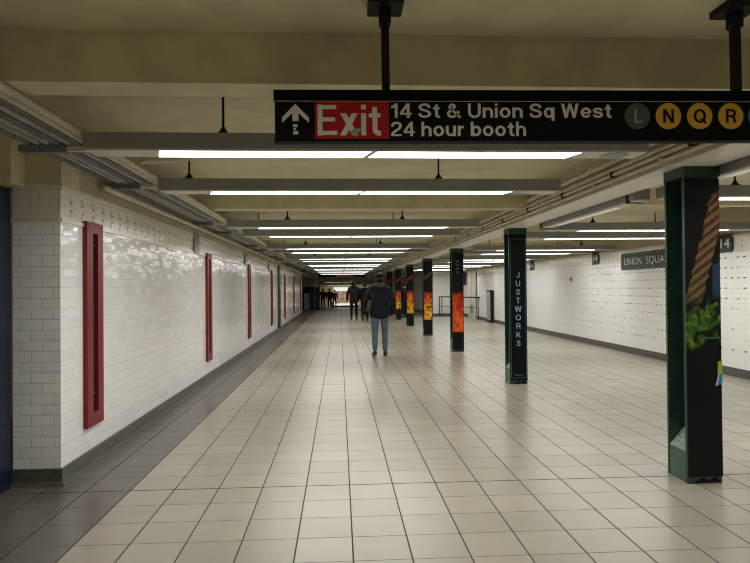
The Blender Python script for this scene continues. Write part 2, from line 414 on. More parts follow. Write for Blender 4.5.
GLYPH = {   # width, strokes, polygons
 'E': (.62, [[(.08, 0), (.08, 1)], [(0, .92), (.60, .92)], [(0, .52), (.56, .52)], [(0, .08), (.62, .08)]], []),
 'x': (.58, [], [[(0, 0), (.19, 0), (.57, .72), (.38, .72)], [(.39, 0), (.58, 0), (.20, .72), (.01, .72)]]),
 'i': (.16, [[(.08, 0), (.08, .72)], [(.08, .85), (.08, 1)]], []),
 't': (.38, [[(.19, .92), (.19, .22)] + arc(.30, .21, .11, .14, 180, 270, 6)[1:] + [(.38, .07)], [(0, .655), (.37, .655)]], []),
 '1': (.40, [[(.30, 0), (.30, 1)], [(.02, .745), (.12, .755), (.20, .80), (.26, .93)]], []),
 '4': (.62, [[(.44, 0), (.44, 1)], [(0, .28), (.62, .28)]], [[(0, .22), (0, .38), (.37, 1), (.52, 1), (.17, .36)]]),
 'S': (.69, [spline(SP)], []), 's': (.55, [spline(sp)], []),
 '&': (.78, [spline([(.73, .0), (.46, .34), (.22, .64), (.17, .79), (.29, .925), (.42, .82), (.37, .68), (.15, .46), (.08, .27), (.15, .12), (.30, .07), (.47, .15), (.59, .30), (.64, .47)])], []),
 'U': (.70, [[(.08, 1), (.08, .36)] + arc(.35, .36, .27, .29, 180, 360) + [(.62, 1)]], []),
 'n': (.57, [[(.08, 0), (.08, .72)], arc(.29, .43, .20, .215, 180, 0) + [(.49, 0)]], []),
 'h': (.57, [[(.08, 0), (.08, 1)], arc(.29, .43, .20, .215, 180, 0) + [(.49, 0)]], []),
 'u': (.57, [[(.49, 0), (.49, .72)], [(.08, .72), (.08, .29)] + arc(.28, .29, .20, .215, 180, 360)], []),
 'o': (.60, [arc(.30, .36, .22, .29, 0, 360, 26)], []),
 'q': (.59, [arc(.28, .36, .20, .29, 0, 360, 26), [(.51, -.22), (.51, .72)]], []),
 'b': (.59, [arc(.31, .36, .20, .29, 0, 360, 26), [(.08, 0), (.08, 1)]], []),
 'e': (.59, [arc(.30, .36, .22, .29, 0, 325, 22), [(.10, .35), (.50, .35)]], []),
 'r': (.36, [[(.08, 0), (.08, .72)], arc(.34, .38, .26, .265, 180, 90, 8)], []),
 '2': (.61, [spline([(.08, .66), (.13, .85), (.31, .925), (.49, .86), (.53, .70), (.45, .53), (.26, .37), (.12, .22), (.085, .06)]), [(.01, .075), (.60, .075)]], []),
 'W': (.98, [], [[(0, 1), (.17, 1), (.34, 0), (.19, 0)], [(.19, 0), (.34, 0), (.56, 1), (.42, 1)], [(.42, 1), (.56, 1), (.79, 0), (.64, 0)], [(.64, 0), (.79, 0), (.98, 1), (.81, 1)]]),
 'L': (.55, [[(.08, 0), (.08, 1)], [(0, .08), (.55, .08)]], []),
 'N': (.72, [[(.08, 0), (.08, 1)], [(.64, 0), (.64, 1)]], [[(0, 1), (.19, 1), (.72, 0), (.53, 0)]]),
 'Q': (.78, [arc(.39, .5, .31, .43, 0, 360, 30), [(.46, .30), (.76, -.02)]], []),
 'O': (.78, [arc(.39, .5, .31, .43, 0, 360, 30)], []),
 'R': (.68, [[(.08, 0), (.08, 1)], [(0, .925), (.38, .925)] + arc(.40, .70, .20, .225, 90, -90) + [(0, .475)], [(.38, .475), (.50, .42), (.57, .28), (.60, 0)]], []),
 'J': (.54, [[(.46, 1), (.46, .3)] + arc(.27, .29, .19, .22, 0, -180)], []),
 'T': (.62, [[(.31, 0), (.31, 1)], [(0, .92), (.62, .92)]], []),
 'K': (.70, [[(.08, 0), (.08, 1)]], [[(.14, .26), (.14, .48), (.49, 1), (.69, 1)], [(.25, .57), (.38, .68), (.70, 0), (.50, 0)]]),
}
def stroke_text(name, txt, x0, x1, z0, cap, y, mat, parent, t=.155, gap=.10, space=.27, depth=.0015):
    w = sum(space if c == ' ' else GLYPH[c][0] + gap for c in txt) - gap
    if ' ' in txt:          # one mesh per word
        k = (x1 - x0) / w; x = x0
        for wd in txt.split(' '):
            ww = sum(GLYPH[c][0] + gap for c in wd) * k
            stroke_text(name, wd, x, x + ww - gap * k, z0, cap, y, mat, parent, t, gap, space, depth); x += ww + space * k
        return
    kx = (x1 - x0) / w; x = 0; m = MB()
    for c in txt:
        if c == ' ': x += space; continue
        gw, st, po = GLYPH[c]; lay = 0
        def pt(a): return (x0 + (x + a[0]) * kx, y, z0 + a[1] * cap)
        def face(q):   # overlapping strokes sit at slightly different heights
            # faces look towards -Y, with a little thickness
            q = [Vector(pt(a)) for a in q]; nrm = (q[1] - q[0]).cross(q[2] - q[0])
            if nrm.y > 0: q = q[::-1]
            m.prism([(v.x, y - depth - lay * 4e-5, v.z) for v in q], (0, depth * .98 + lay * 4e-5, 0))
        for p in po: face(p); lay += 1
        for p in st:
            lay += 1
            n = len(p); L = []; closed = (abs(p[0][0] - p[-1][0]) + abs(p[0][1] - p[-1][1])) < 1e-6
            tt = t * (.86 if len(p) == 2 and abs(p[0][1] - p[1][1]) < 1e-6 else 1)
            for i in range(n):
                a = p[i - 1] if i else (p[-2] if closed else p[0]); b = p[i + 1] if i < n - 1 else (p[1] if closed else p[-1])
                dx, dy = b[0] - a[0], b[1] - a[1]; l = math.hypot(dx, dy) or 1
                L.append((-dy / l * tt / 2, dx / l * tt / 2))
            for i in range(n - 1):
                a, b = p[i], p[i + 1]; na, nb_ = L[i], L[i + 1]
                face([(a[0] + na[0], a[1] + na[1]), (b[0] + nb_[0], b[1] + nb_[1]), (b[0] - nb_[0], b[1] - nb_[1]), (a[0] - na[0], a[1] - na[1])])
        x += gw + gap
    return m.build(name, mat, parent)

# ------------------------------------------------------------------ the place: numbers in metres, camera above the origin
XW, XR = -2.01, 6.03            # the two tiled walls
CE = 2.60                       # ceiling
BAY = 4.48
YC = 4.53                       # corner where the left wall starts
XC, CW = 2.44, .252             # columns

# --- setting
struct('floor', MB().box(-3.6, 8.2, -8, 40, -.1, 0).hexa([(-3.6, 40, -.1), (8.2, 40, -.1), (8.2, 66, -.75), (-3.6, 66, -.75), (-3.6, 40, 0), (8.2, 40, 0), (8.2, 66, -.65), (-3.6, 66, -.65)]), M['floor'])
struct('ceiling', MB().box(-3.6, 8.2, -8, 38.5, CE, CE + .1).hexa([(-3.6, 38.5, 2.10), (8.2, 38.5, 2.10), (8.2, 52, 1.80), (-3.6, 52, 1.80), (-3.6, 38.5, CE + .1), (8.2, 38.5, CE + .1), (8.2, 52, 1.9), (-3.6, 52, 1.9)]).box(-3.6, 8.2, 52, 66, 1.80, 1.9), M['plaster'])
struct('wall_left', MB().box(XW - .2, XW, YC, 33, 0, CE), M['tileY'])
struct('wall_left_return', MB().box(-2.345, XW - .2, YC, YC + .2, 0, CE), M['tileX']).data
# front skin of the wall end, so the narrow return shows tiles running across
o = struct('wall_left_end', MB().box(-2.345, XW - .0005, YC - .004, YC, 0, 2.16), M['tileX'])
struct('wall_left_near', MB().box(-3.6, -3.4, -8, YC + 1.5, 0, CE), M['plaster'])
struct('wall_right', MB().box(XR, XR + .2, -8, 29.5, 0, CE), M['tileR'])
struct('wall_back', MB().box(-3.6, XR + .2, -8.2, -8, 0, CE), M['plaster'])
struct('wall_far_right', MB().box(4.55, XR + .2, 29.5, 29.7, 0, CE), M['tileX'])
struct('wall_far_right_side', MB().box(4.55, 4.75, 29.7, 40, 0, CE), M['tileY'])
struct('wall_ramp_right', MB().box(3.2, 3.4, 40, 66, -.7, 2.4).box(3.2, 4.75, 40, 40.2, 0, CE), M['plaster'])
struct('wall_ramp_left', MB().box(-1.95, -1.75, 41.2, 66, -.7, 2.0), M['plaster'])
struct('wall_left_far', MB().box(-3.6, -3.4, 33, 41, 0, CE).box(-3.6, XW - .2, 32.8, 33, 0, CE).box(-3.6, -1.75, 41, 41.2, 0, 1.5), M['gate'])
struct('wall_left_far_top', MB().box(-3.6, -1.75, 41, 41.2, 1.5, 2.08), M['plaster'])
struct('wall_end', MB().box(-1.95, 3.4, 65.8, 66, -.7, 2.0), M['plaster'])
# plaster header over the corner opening, stepping out over the blue pillar
struct('trim_1', MB().box(-3.4, -2.0, YC - .012, YC + .3, 2.165, CE).box(-3.4, -2.25, YC - .2, YC - .012, 2.145, CE), M['beam'])
# mouldings above and below the frieze
mb = MB()
for z0, z1, d in ((1.900, 1.926, .014), (2.128, 2.150, .012), (2.150, 2.166, .022)):
    mb.box(XW, XW + d, YC - d, 33, z0, z1); mb.box(-2.345, XW, YC - .004 - d, YC, z0, z1)
struct('trim_2', mb.bevel(.004), M['mould'])
mb = MB()
for z0, z1, d in ((1.900, 1.926, .014), (2.128, 2.150, .012), (2.150, 2.166, .022)): mb.box(XR - d, XR, -8, 29.5, z0, z1)
struct('trim_3', mb.bevel(.004), M['mould'])
# granite bases
struct('baseboard_left', MB().box(XW - .2, XW + .016, YC - .02, 33, 0, .122).box(-2.345, XW - .2, YC - .02, YC - .004, 0, .122).bevel(.004), M['granite'])
struct('baseboard_left_toe', MB().box(XW + .016, XW + .034, YC - .038, 33, 0, .028).box(-2.345, XW + .016, YC - .038, YC - .02, 0, .028).bevel(.003), M['granite2'])
struct('baseboard_right', MB().box(XR - .016, XR, -8, 29.5, 0, .13).box(XR - .034, XR - .016, -8, 29.5, 0, .028).box(4.55, XR, 29.48, 29.5, 0, .13).box(4.53, 4.55, 29.48, 40, 0, .13).bevel(.004), M['granite'])
# ceiling beams across both bays and the long girder on the columns
n = 4
for k in range(-2, 8):
    y = 2.865 + BAY * k
    struct('trim_%d' % n, MB().box(XW - (1.4 if y < YC else 0), 2.34, y, y + .2, 2.358, CE + .02).bevel(.006, 1), M['beam']); n += 1
    struct('trim_%d' % n, MB().box(2.68, XR + .02 if y < 29 else 4.56, y, y + .2, 2.40, CE + .02).bevel(.006, 1), M['beam']); n += 1
struct('trim_%d' % n, MB().box(2.335, 2.685, -8, 40, 2.249, CE + .02).bevel(.006, 1), M['girder']); n += 1
struct('trim_%d' % n, MB().box(2.345, 2.675, -8, 40, 2.2445, 2.2495), M['strip']); n += 1
struct('trim_%d' % n, MB().box(-3.4, 4.55, 38.3, 38.49, 2.06, CE), M['beam'])

# --- steel columns with advertising panels
ORD = ['first', 'second', 'third', 'fourth', 'fifth', 'sixth', 'seventh', 'eighth', 'ninth', 'tenth', 'eleventh', 'twelfth', 'thirteenth', 'fourteenth', 'fifteenth', 'sixteenth']
def column(i, label, cols):
    y0 = 4.17 + BAY * i
    t = thing('steel_column', label, 'column', (XC + CW / 2, y0 + .13, 0), 'dark green steel columns down the middle')
    xa, xb = XC, XC + CW; ya, yb = y0 + .012, y0 + .27; xm = (xa + xb) / 2
    MB().box(xa, xb, ya, ya + .022, 0, 2.245).box(xa, xb, yb - .022, yb, 0, 2.245).box(xm - .012, xm + .012, ya + .022, yb - .022, 0, 2.245).bevel(.003, 1).build('shaft', M['green'], t)
    # rivet-plate at the head
    MB().box(xa - .002, xb + .012, ya - .004, yb + .004, 2.17, 2.2445).bevel(.004, 1).build('head_plate', M['green'], t)
    for s in (-1, 1):       # sloping fill between the flanges at the foot
        xo = xa + .004 if s < 0 else xb - .004; xi = xm + s * .0125
        a, b = ya + .0225, yb - .0225
        pts = [(xo, a, 0), (xi, a, 0), (xi, a, .34), (xo, a, .22)]
        f = MB().prism(pts, (0, b - a, 0)).build('foot_filler', M['greenbase'], t)
        MB().prism([(xo, a + .001, .2205), (xi, a + .001, .3405), (xi, a + .001, .3445), (xo, a + .001, .2245)], (0, b - a - .002, 0)).build('filler_top', M['concrete'], f)
    fp = MB().box(xa + .004, xb - .004, y0 + .006, y0 + .012, 0, .055).build('kick_plate', M['panelfoot'], t)
    MB().prism([(xa + .03, y0 + .0055, .006), (xa + .11, y0 + .0055, .045), (xa + .15, y0 + .0055, .02), (xa + .20, y0 + .0055, .048), (xb - .015, y0 + .0055, .01)], (0, -.002, 0)).build('torn_flap', M['panel'], fp)
    pn = MB().box(xa, xb, y0, y0 + .012, .05, 2.155).bevel(.002, 1).build('advert_panel', cols, t)
    return t, pn, y0
t, pn, y0 = column(0, 'nearest dark green steel column, with a jungle picture and a lime sticker', mat_jungle(XC))
st = MB().prism([(XC + .205, y0 - .002, .69), (XC + .256, y0 - .002, .70), (XC + .256, y0 - .002, .77), (XC + .225, y0 - .002, .77)], (0, .0019, 0)).build('sticker', M['cyan'], pn, label='cyan half of the torn sticker')
MB().prism([(XC + .222, y0 - .002, .77), (XC + .256, y0 - .002, .77), (XC + .256, y0 - .002, .86), (XC + .226, y0 - .002, .86)], (0, .0019, 0)).build('sticker', M['ygreen'], pn, label='lime half of the torn sticker')
MB().prism([(XC + .206, y0 - .003, .688), (XC + .216, y0 - .003, .688), (XC + .236, y0 - .003, .77), (XC + .228, y0 - .003, .77)], (0, .0009, 0)).build('sticker_stripe', M['signwhite'], pn)
MB().box(XC + .10, XC + .235, y0 - .004, y0 - .0005, 1.02, 1.032).box(XC + .10, XC + .11, y0 - .004, y0 - .0005, .985, 1.02).build('printed_handle', M['greenbase'], pn)

t, pn, y0 = column(1, 'column whose black panel carries pale blue letters stacked from top to bottom', M['panel'])
mb = MB(); e = .014; w = .005
xa, xb = XC + e, XC + CW - e
mb.box(xa, xa + w, y0 - .0015, y0, .085, 2.09).box(xb - w, xb, y0 - .0015, y0, .085, 2.09).box(xa, xb, y0 - .0015, y0, .085, .085 + w).box(xa, xb, y0 - .0015, y0, 2.085, 2.09)
mb.build('border_line', M['paneledge'], pn)
word = 'JUSTWORKS'; zt, zb = 1.612, .547; ch = .082; pitch = (zt - zb - ch) / 8
for i, c in enumerate(word):
    wd = {'J': .05, 'W': .10, 'O': .082, 'K': .066, 'R': .064, 'T': .064, 'S': .056, 'U': .066}[c]
    zc = zt - ch - pitch * i
    stroke_text('lettering', c, XC + .126 - wd / 2, XC + .126 + wd / 2, zc, ch, y0, M['jwtext'], pn, t=.14)
MB().box(XC + .07, XC + .185, y0 - .001, y0, .125, .137).build('small_print', M['paneledge'], pn)
for i, (lab, kd) in enumerate((('column with an orange and red fire picture, third from the camera', 0), ('column with a yellow and orange fire picture, fourth from the camera', 1),
                              ('column with a yellow fire picture, fifth from the camera', 1), ('column with a fire picture beside the navy jacket walker, sixth from the camera', 1),
                              ('column mostly hidden past the navy jacket walker, seventh from the camera', 1))):
    t, pn, y0 = column(i + 2, lab, mat_flame(i + 1, XC, kd))
    if i == 0:
        for q in range(4): MB().box(XC + .10, XC + .15, y0 - .0012, y0, 1.70 + q * .08, 1.745 + q * .08).bevel(.0005, 1).build('faded_print', M['signgray'], pn)
    if i in (1, 2, 3, 4):
        mm = MB()
        for q in range(5): mm.prism([(XC + .02 + q * .043, y0 - .001, 1.62 + q * .03), (XC + .05 + q * .043, y0 - .001, 1.64 + q * .03), (XC + .05 + q * .043, y0 - .001, 1.75 + q * .03), (XC + .02 + q * .043, y0 - .001, 1.72 + q * .03)], (0, .0009, 0))
        mm.build('faded_print', M['signgray'] if i == 1 else M['ledred'], pn)

# --- ceiling light bars
M['lensmid'] = emit('weaker_diffuser', (1.0, .985, .93), 11.0); M['lenslow'] = emit('weak_diffuser', (1.0, .985, .93), 6.5)
def light_bar(x0, x1, y, z0, z1, lenses, rods, label, group, d=.195, lamp='lens'):
    t = thing('ceiling_light', label, 'ceiling light', ((x0 + x1) / 2, y + d / 2, z0), group)
    h = MB().box(x0, x1, y, y + d, z0 + .012, z1).bevel(.004, 1).build('housing', M['gray'], t)
    MB().box(x0 + .012, x1 - .012, y + .006, y + d - .006, z0, z0 + .0125).build('reflector_pan', M['white_enamel'], t)
    for a, b in lenses:
        MB().hexa([(a, y + .012, z0 - .002), (b, y + .012, z0 - .002), (b - .05, y + d - .012, z0 - .002), (a - .05, y + d - .012, z0 - .002),
                   (a, y + .012, z0 + .006), (b, y + .012, z0 + .006), (b - .05, y + d - .012, z0 + .006), (a - .05, y + d - .012, z0 + .006)]).build('diffuser', [M['white_enamel'], M[lamp]], t).data.polygons[0].material_index = 1
    for rx in rods:
        r = MB().tube([(rx, y + d / 2, z1), (rx, y + d / 2, CE)], .008, 8).build('hanger_rod', M['black'], t)
        MB().lathe((rx, y + d / 2, z1), [(.045, 0), (.045, .012), (.028, .028), (.014, .05), (.010, .06)], 12).build('rod_canopy', M['black'], r)
    return t
LEN_L = ((-1.06, .20), (.235, 1.50)); LEN_R = ((3.40, 4.42), (4.46, 5.48))
ki = 0
for k in range(0, 8):
    for j, yo in enumerate((3.77, 5.17)):
        y = yo + BAY * k - (.11 if ki == 0 else 0)
        if y > 37.5: continue
        lab = 'grey ceiling light bar over the main walkway, %s beyond the hanging exit sign' % ORD[ki]
        t = light_bar(-1.50, 1.92, y, 2.225, 2.33, LEN_L, (-.70, .87) if j == 0 else (-1.27, .87), lab, 'light bars over the main walkway', lamp='lenslow' if k >= 5 else 'lensmid' if (j == 0 and k >= 2) else 'lens')
        if ki == 0:
            MB().lathe((1.74, y + .10, 2.219), [(.05, 0), (.085, .002), (.09, .0055)], 24).build('oval_plate', M['gray'], t)
        ki += 1
light_bar(-1.50, 1.92, -.71, 2.225, 2.33, LEN_L, (-.70, .87), 'added unseen light bar behind the viewer, before the hanging exit sign', 'light bars over the main walkway')  # out-of-view bar, added to brighten the near ceiling
light_bar(-1.50, 1.92, .69, 2.225, 2.33, LEN_L, (-1.27, .87), 'added unseen light bar overhead, just before the hanging exit sign', 'light bars over the main walkway', lamp='lensmid')  # unseen bar, added to light the sign face and the beam front
light_bar(-1.50, 1.92, -4.4, 2.225, 2.33, LEN_L, (-.70, .87), 'added unseen light bar at the near end, well before the hanging exit sign', 'light bars over the main walkway')  # unseen bar, added for more ambient light from behind
ki = 0
for k in range(-1, 6):
    for j, yo in enumerate((3.77, 5.17)):
        y = yo + BAY * k
        if y < .5 or y > 28.6: continue  # the first bar is out of view, added to lighten the column side
        lab = 'grey ceiling light bar by the marked right-hand wall, %s in line past the columns' % ORD[ki]
        light_bar(2.87, 5.93, y, 2.175, 2.28, LEN_R, (3.55, 5.2), lab, 'light bars over the side aisle'); ki += 1
# long bars beside the girder
def long_bar(y0, y1, label):
    t = thing('side_light', label, 'ceiling light', (2.80, (y0 + y1) / 2, 2.18), 'lengthwise light bars beside the girder')
    MB().box(2.715, 2.86, y0, y1, 2.195, 2.29).bevel(.004, 1).build('housing', M['gray'], t)
    MB().box(2.725, 2.852, y0 + .01, y1 - .01, 2.182, 2.1955).build('reflector_pan', M['white_enamel'], t)
    MB().box(2.76, 2.835, y0 + .5, y1 - .5, 2.180, 2.187).build('diffuser', [M['white_enamel'], M['lensdim']], t).data.polygons[0].material_index = 1
    for y in (y0 + .12, y1 - .12):
        MB().box(2.711, 2.864, y, y + .05, 2.176, 2.294).build('clip', M['black'], t)
        MB().tube([(2.79, y + .3 if y < (y0 + y1) / 2 else y - .3, 2.29), (2.79, y + .3 if y < (y0 + y1) / 2 else y - .3, CE)], .008, 8).build('hanger_rod', M['black'], t)
    return t
M['lensdim'] = emit('dim_diffuser', (1.0, .965, .86), .2)
long_bar(5.45, 8.15, 'lengthwise grey light bar between the nearest column and the blue lettered one')
long_bar(1.5, 4.75, 'lengthwise grey light bar beside the nearest column, running towards the viewer')

M['adframe'].cycles.emission_sampling = 'NONE'
# --- conduits and pipes along the left wall
for i in range(6):
    x = -1.648 - i * .062
    c = MB().tube([(x, 0.2, 2.337), (x, 33, 2.337)], .0165, 10).build('conduit', M['conduit2'] if i in (1, 3, 4) else M['conduit'], smooth=True)
    tag(c, 'ceiling conduit along the tiled left wall, %s of six counted from the walkway' % ORD[i], 'conduit', 'bundled conduits above the left wall')
for i, x in enumerate((-1.532, -1.586)):
    c = MB().tube([(x, 0.2, 2.334), (x, 33, 2.334)], .0205, 12).build('pipe', M['pipe'], smooth=True)
    tag(c, ('cream pipe nearest the ends of the ceiling light bars' if i == 0 else 'cream pipe between its twin and the grey conduits'), 'pipe', 'cream pipes at the ends of the light bars')
    for y in (2.35, 6.4, 10.9, 15.4): MB().tube([(x, y, 2.334), (x, y + .05, 2.334)], .0235, 12).build('coupling', M['pipe'], c, smooth=True)
br = MB().tube([(-1.51, 4.72, 2.365), (-1.46, 4.74, 2.385), (-1.30, 4.75, 2.39), (-1.17, 4.78, 2.41), (-1.08, 4.85, 2.46), (-1.05, 4.9, 2.6)], .02, 10).build('branch_pipe', M['pipe'], smooth=True)
tag(br, 'short cream pipe curving up to the ceiling behind the first light bar', 'pipe')
pts = [(-1.955, 5.2, 2.262), (-1.962, 5.5, 2.262), (-1.968, 6.2, 2.262)] + [(-1.968, y, 2.262) for y in (8, 12, 16, 19.6)] + [(-1.96, 20.6, 2.20), (-1.93, 22, 2.16), (-1.88, 25, 2.19), (-1.8, 27.5, 2.13), (-1.72, 29, 2.12), (-1.7, 32.9, 2.12)]
wp = MB().tube(pts, .026, 12).build('wall_pipe', M['pipe'], smooth=True)
tag(wp, 'cream pipe running just above the frieze of the left wall', 'pipe')
for y in (6.35, 9.0, 12.5, 16.0): MB().tube([(-1.968, y, 2.262), (-1.968, y + .06, 2.262)], .034, 12).build('coupling', M['pipe'], wp, smooth=True)
ki = 0
for k in range(0, 7):
    for yo in (3.95, 5.37):
        y = yo + BAY * k
        t = thing('conduit_strut', 'grey strut under the left conduits, %s from the tiled corner end' % ORD[ki], 'strut', (-1.8, y, 2.27), 'struts carrying the conduits'); ki += 1
        MB().box(-2.009, -1.72, y, y + .06, 2.276, 2.32).bevel(.003, 1).build('channel', M['graydk'], t)
        MB().box(-1.72, -1.56, y + .01, y + .05, 2.285, 2.313).build('arm', M['pipe'], t)
# --- pipes on the left face of the girder
for i, (x, z, r) in enumerate(((2.306, 2.445, .022), (2.312, 2.378, .018), (2.312, 2.335, .018), (2.314, 2.288, .016))):
    c = MB().tube([(x, .5, z), (x, 38, z)], r, 10).build('girder_pipe', M['pipe'], smooth=True)
    tag(c, 'cream pipe on the face of the long girder, %s from the top' % ORD[i], 'pipe', 'cream pipes along the girder')
    for q in range(9):
        y = 3.1 + i * .37 + q * 1.15
        MB().box(x - r - .006, 2.3345, y, y + .03, z - r - .005, z + r + .005).build('clamp', M['black' if i == 2 else 'pipe'], c)

# --- the hanging exit sign
t = thing('hanging_sign', 'black hanging exit sign with white letters and yellow discs', 'sign', (.957, 2.52, 2.007))
sx0, sx1, sy = -.257, 2.17, 2.50
pn = MB().box(sx0, sx1, sy, sy + .045, 2.007, 2.170).bevel(.002, 1).build('panel', M['signblack'], t)
MB().box(sx0 - .004, sx1 + .004, sy - .006, sy + .051, 2.170, 2.212).bevel(.004, 2).build('top_rail', M['signrail'], t)
MB().box(sx0 - .004, sx1 + .004, sy - .004, sy + .049, 2.000, 2.010).bevel(.003, 1).build('bottom_rail', M['signrail'], t)
MB().box(sx0, sx1, sy - .0012, sy, 2.1655, 2.1675).build('white_line', M['signwhite'], pn)
ar = [(-.1735, 2.155), (-.119, 2.100), (-.119, 2.078), (-.161, 2.118), (-.161, 2.085), (-.186, 2.085), (-.186, 2.118), (-.228, 2.078), (-.228, 2.100)]
MB().prism([(x, sy - .0015, z) for x, z in ar], (0, .0014, 0)).build('arrow', M['signwhite'], pn)
MB().box(-.184, -.166, sy - .0015, sy - .0001, 2.060, 2.071).box(-.182, -.172, sy - .0015, sy - .0001, 2.048, 2.056).box(-.184, -.163, sy - .0015, sy - .0001, 2.030, 2.044).build('worn_arrow_stem', M['signwhite'], pn)
rp = MB().box(-.094, .210, sy - .002, sy, 2.011, 2.1652).build('red_panel', M['signred'], pn)
stroke_text('lettering', 'Exit', -.084, .176, 2.0255, .126, sy - .002, M['signwhite'], rp, gap=.09)
MB().prism([(.045, sy - .0045, 2.03), (.06, sy - .0045, 2.05), (.085, sy - .0045, 2.055), (.10, sy - .0045, 2.065), (.098, sy - .0045, 2.045), (.08, sy - .0045, 2.035), (.075, sy - .0045, 2.018), (.06, sy - .0045, 2.03)], (0, .0008, 0)).build('scratch', M['signgrayl'], rp)
stroke_text('lettering', '14 St & Union Sq West', .217, 1.150, 2.098, .0595, sy, M['signwhite'], pn)
stroke_text('lettering', '24 hour booth', .217, .783, 2.022, .0595, sy, M['signwhite'], pn)
for cx, c, m, tm in ((1.262, 'L', 'signgray', 'signgrayl'), (1.397, 'N', 'signyellow', 'signblack'), (1.534, 'Q', 'signyellow', 'signblack'), (1.671, 'R', 'signyellow', 'signblack'), (1.803, None, 'signgreen', None)):
    dm = MB().disc((cx, 2.105), .0555, sy - .002, 40).build('disc', M[m], pn)
    if c:
        w = {'L': .036, 'N': .046, 'Q': .054, 'R': .044}[c]
        stroke_text('lettering', c, cx - w / 2 + (.004 if c == 'L' else 0), cx + w / 2 + (.004 if c == 'L' else 0), 2.076, .058, sy - .002, M[tm], dm)
t.rotation_euler = (0, -.0078, 0); t.location.z += .0085
for px in (.201, 1.714):
    p = MB().box(px - .016, px + .016, sy + .008, sy + .040, 2.212, 2.56).bevel(.003, 1).build('post', M['black'], t)
    MB().box(px - .024, px + .024, sy, sy + .048, 2.50, 2.565).bevel(.003, 1).build('socket', M['black'], p)
    MB().box(px - .07, px + .075, sy - .05, sy + .09, 2.565, 2.5995).bevel(.004, 1).build('ceiling_plate', M['black'], p)

# --- red framed slots in the left wall
def red_slot(y, label):
    t = thing('wall_slot', label, 'wall panel', (XW, y + .18, 1.12), 'red framed slots in the left wall')
    z0, z1, d = .315, 1.945, .035; a, b = y, y + .325; x = XW + d
    mb = MB()
    s0, s1, u0, u1 = a + .115, a + .215, .42, 1.86
    mb.box(XW + .001, x, a, s0, z0, z1).box(XW + .001, x, s1, b, z0, z1).box(XW + .001, x, s0, s1, z0, u0).box(XW + .001, x, s0, s1, u1, z1)
    f = mb.build('frame', M['red'], t)
    for zz in (z0 + .03, z1 - .03, (z0 + z1) / 2):
        for yy in (a + .03, b - .03): MB().tube([(x, yy, zz), (x + .004, yy, zz)], .008, 8).build('screw', M['red'], f)
    MB().box(XW + .001, XW + .012, s0, s1, u0, u1).build('slot_pane', M['slot'], t)
    MB().box(XW + .012, XW + .018, s0, s1, u1 - .10, u1 - .09).box(XW + .012, XW + .018, s0, s1, u0 + .14, u0 + .15).build('slot_bar', M['slotback'], t)
    return t
r0 = red_slot(4.91, 'red framed slot nearest the tiled corner, on the left wall')
for i, y in enumerate((9.29, 13.50, 18.0, 22.3, 26.8, 31.3)):
    dup(r0, (0, y - 4.91, 0), 'red framed slot on the left wall, %s from the tiled corner' % ORD[i + 1])

# --- number plaques and the station name
def plaque(side, y, w, z0, z1, txt, label, m):
    s = 1 if side == 'L' else -1; x = XW if side == 'L' else XR
    t = thing('number_plaque', label, 'plaque', (x, y, (z0 + z1) / 2), 'number plaques on the frieze')
    xa, xb = sorted((x, x + s * .026)); MB().box(xa, xb, y - w / 2, y + w / 2, z0, z1).bevel(.004, 1).build('plate', M[m], t)
    xa, xb = sorted((x + s * .026, x + s * .028)); e = .014
    MB().box(xa, xb, y - w / 2 + e, y + w / 2 - e, z0 + e, z0 + e + .006).box(xa, xb, y - w / 2 + e, y + w / 2 - e, z1 - e - .006, z1 - e).build('border_line', M['plaquebord'], t)
    a, b = y - w * .33, y + w * .33
    if side == 'L': text_mesh('lettering', txt, a, b, z0 + .07, z1 - z0 - .14, x + .026, M['signgrayl'], t, axis='Z', bold=.0)
    else: text_mesh('lettering', txt, b, a, z0 + .07, z1 - z0 - .14, x - .026, M['signwhite'], t, axis='Y', bold=.0)
    return t
plaque('R', 9.17, .33, 1.905, 2.19, '14', 'dark plaque numbered 14 beside the nearest column, on the right wall', 'plaque')
plaque('R', 14.0, .36, 1.905, 2.20, '14', 'dark number plaque beyond the long name board on the right wall', 'plaque')
plaque('R', 18.75, .36, 1.905, 2.19, '14', 'dark number plaque farthest along the right wall, by the lettered column', 'plaque')
for i, y in enumerate((8.66, 13.15, 17.5)):  # grey reflections on these plaques are put into the plate colour
    plaque('L', y, .30, 1.905, 2.18, '14', 'plaque with a painted grey reflection on the left wall frieze, %s from the tiled corner' % ORD[i], 'plaqueg')
t = thing('station_sign', 'long dark green station name board with pale serif letters', 'sign', (XR, 11.85, 1.9))
nb = MB().box(XR - .03, XR - .0005, 10.5, 12.68, 1.735, 2.075).bevel(.012, 2).build('board', M['plaque'], t)
MB().box(XR - .032, XR - .03, 10.54, 12.64, 1.765, 1.772).box(XR - .032, XR - .03, 10.54, 12.64, 2.038, 2.045).box(XR - .032, XR - .03, 10.54, 10.547, 1.765, 2.045).box(XR - .032, XR - .03, 12.633, 12.64, 1.765, 2.045).build('border_line', M['plaquebord'], nb)
text_mesh('lettering', 'UNION', 12.53, 11.80, 1.83, .145, XR - .03, M['signwhite'], nb, axis='Y', bold=-.004)
text_mesh('lettering', 'SQUARE', 11.62, 10.66, 1.83, .145, XR - .03, M['signwhite'], nb, axis='Y', bold=-.004)
pl = MB().box(XR - .012, XR, 15.5, 15.66, 1.53, 1.63).bevel(.003, 1).build('wall_plate', M['plaqueg'])
tag(pl, 'tiny grey plate alone on the plain part of the right wall', 'plate')

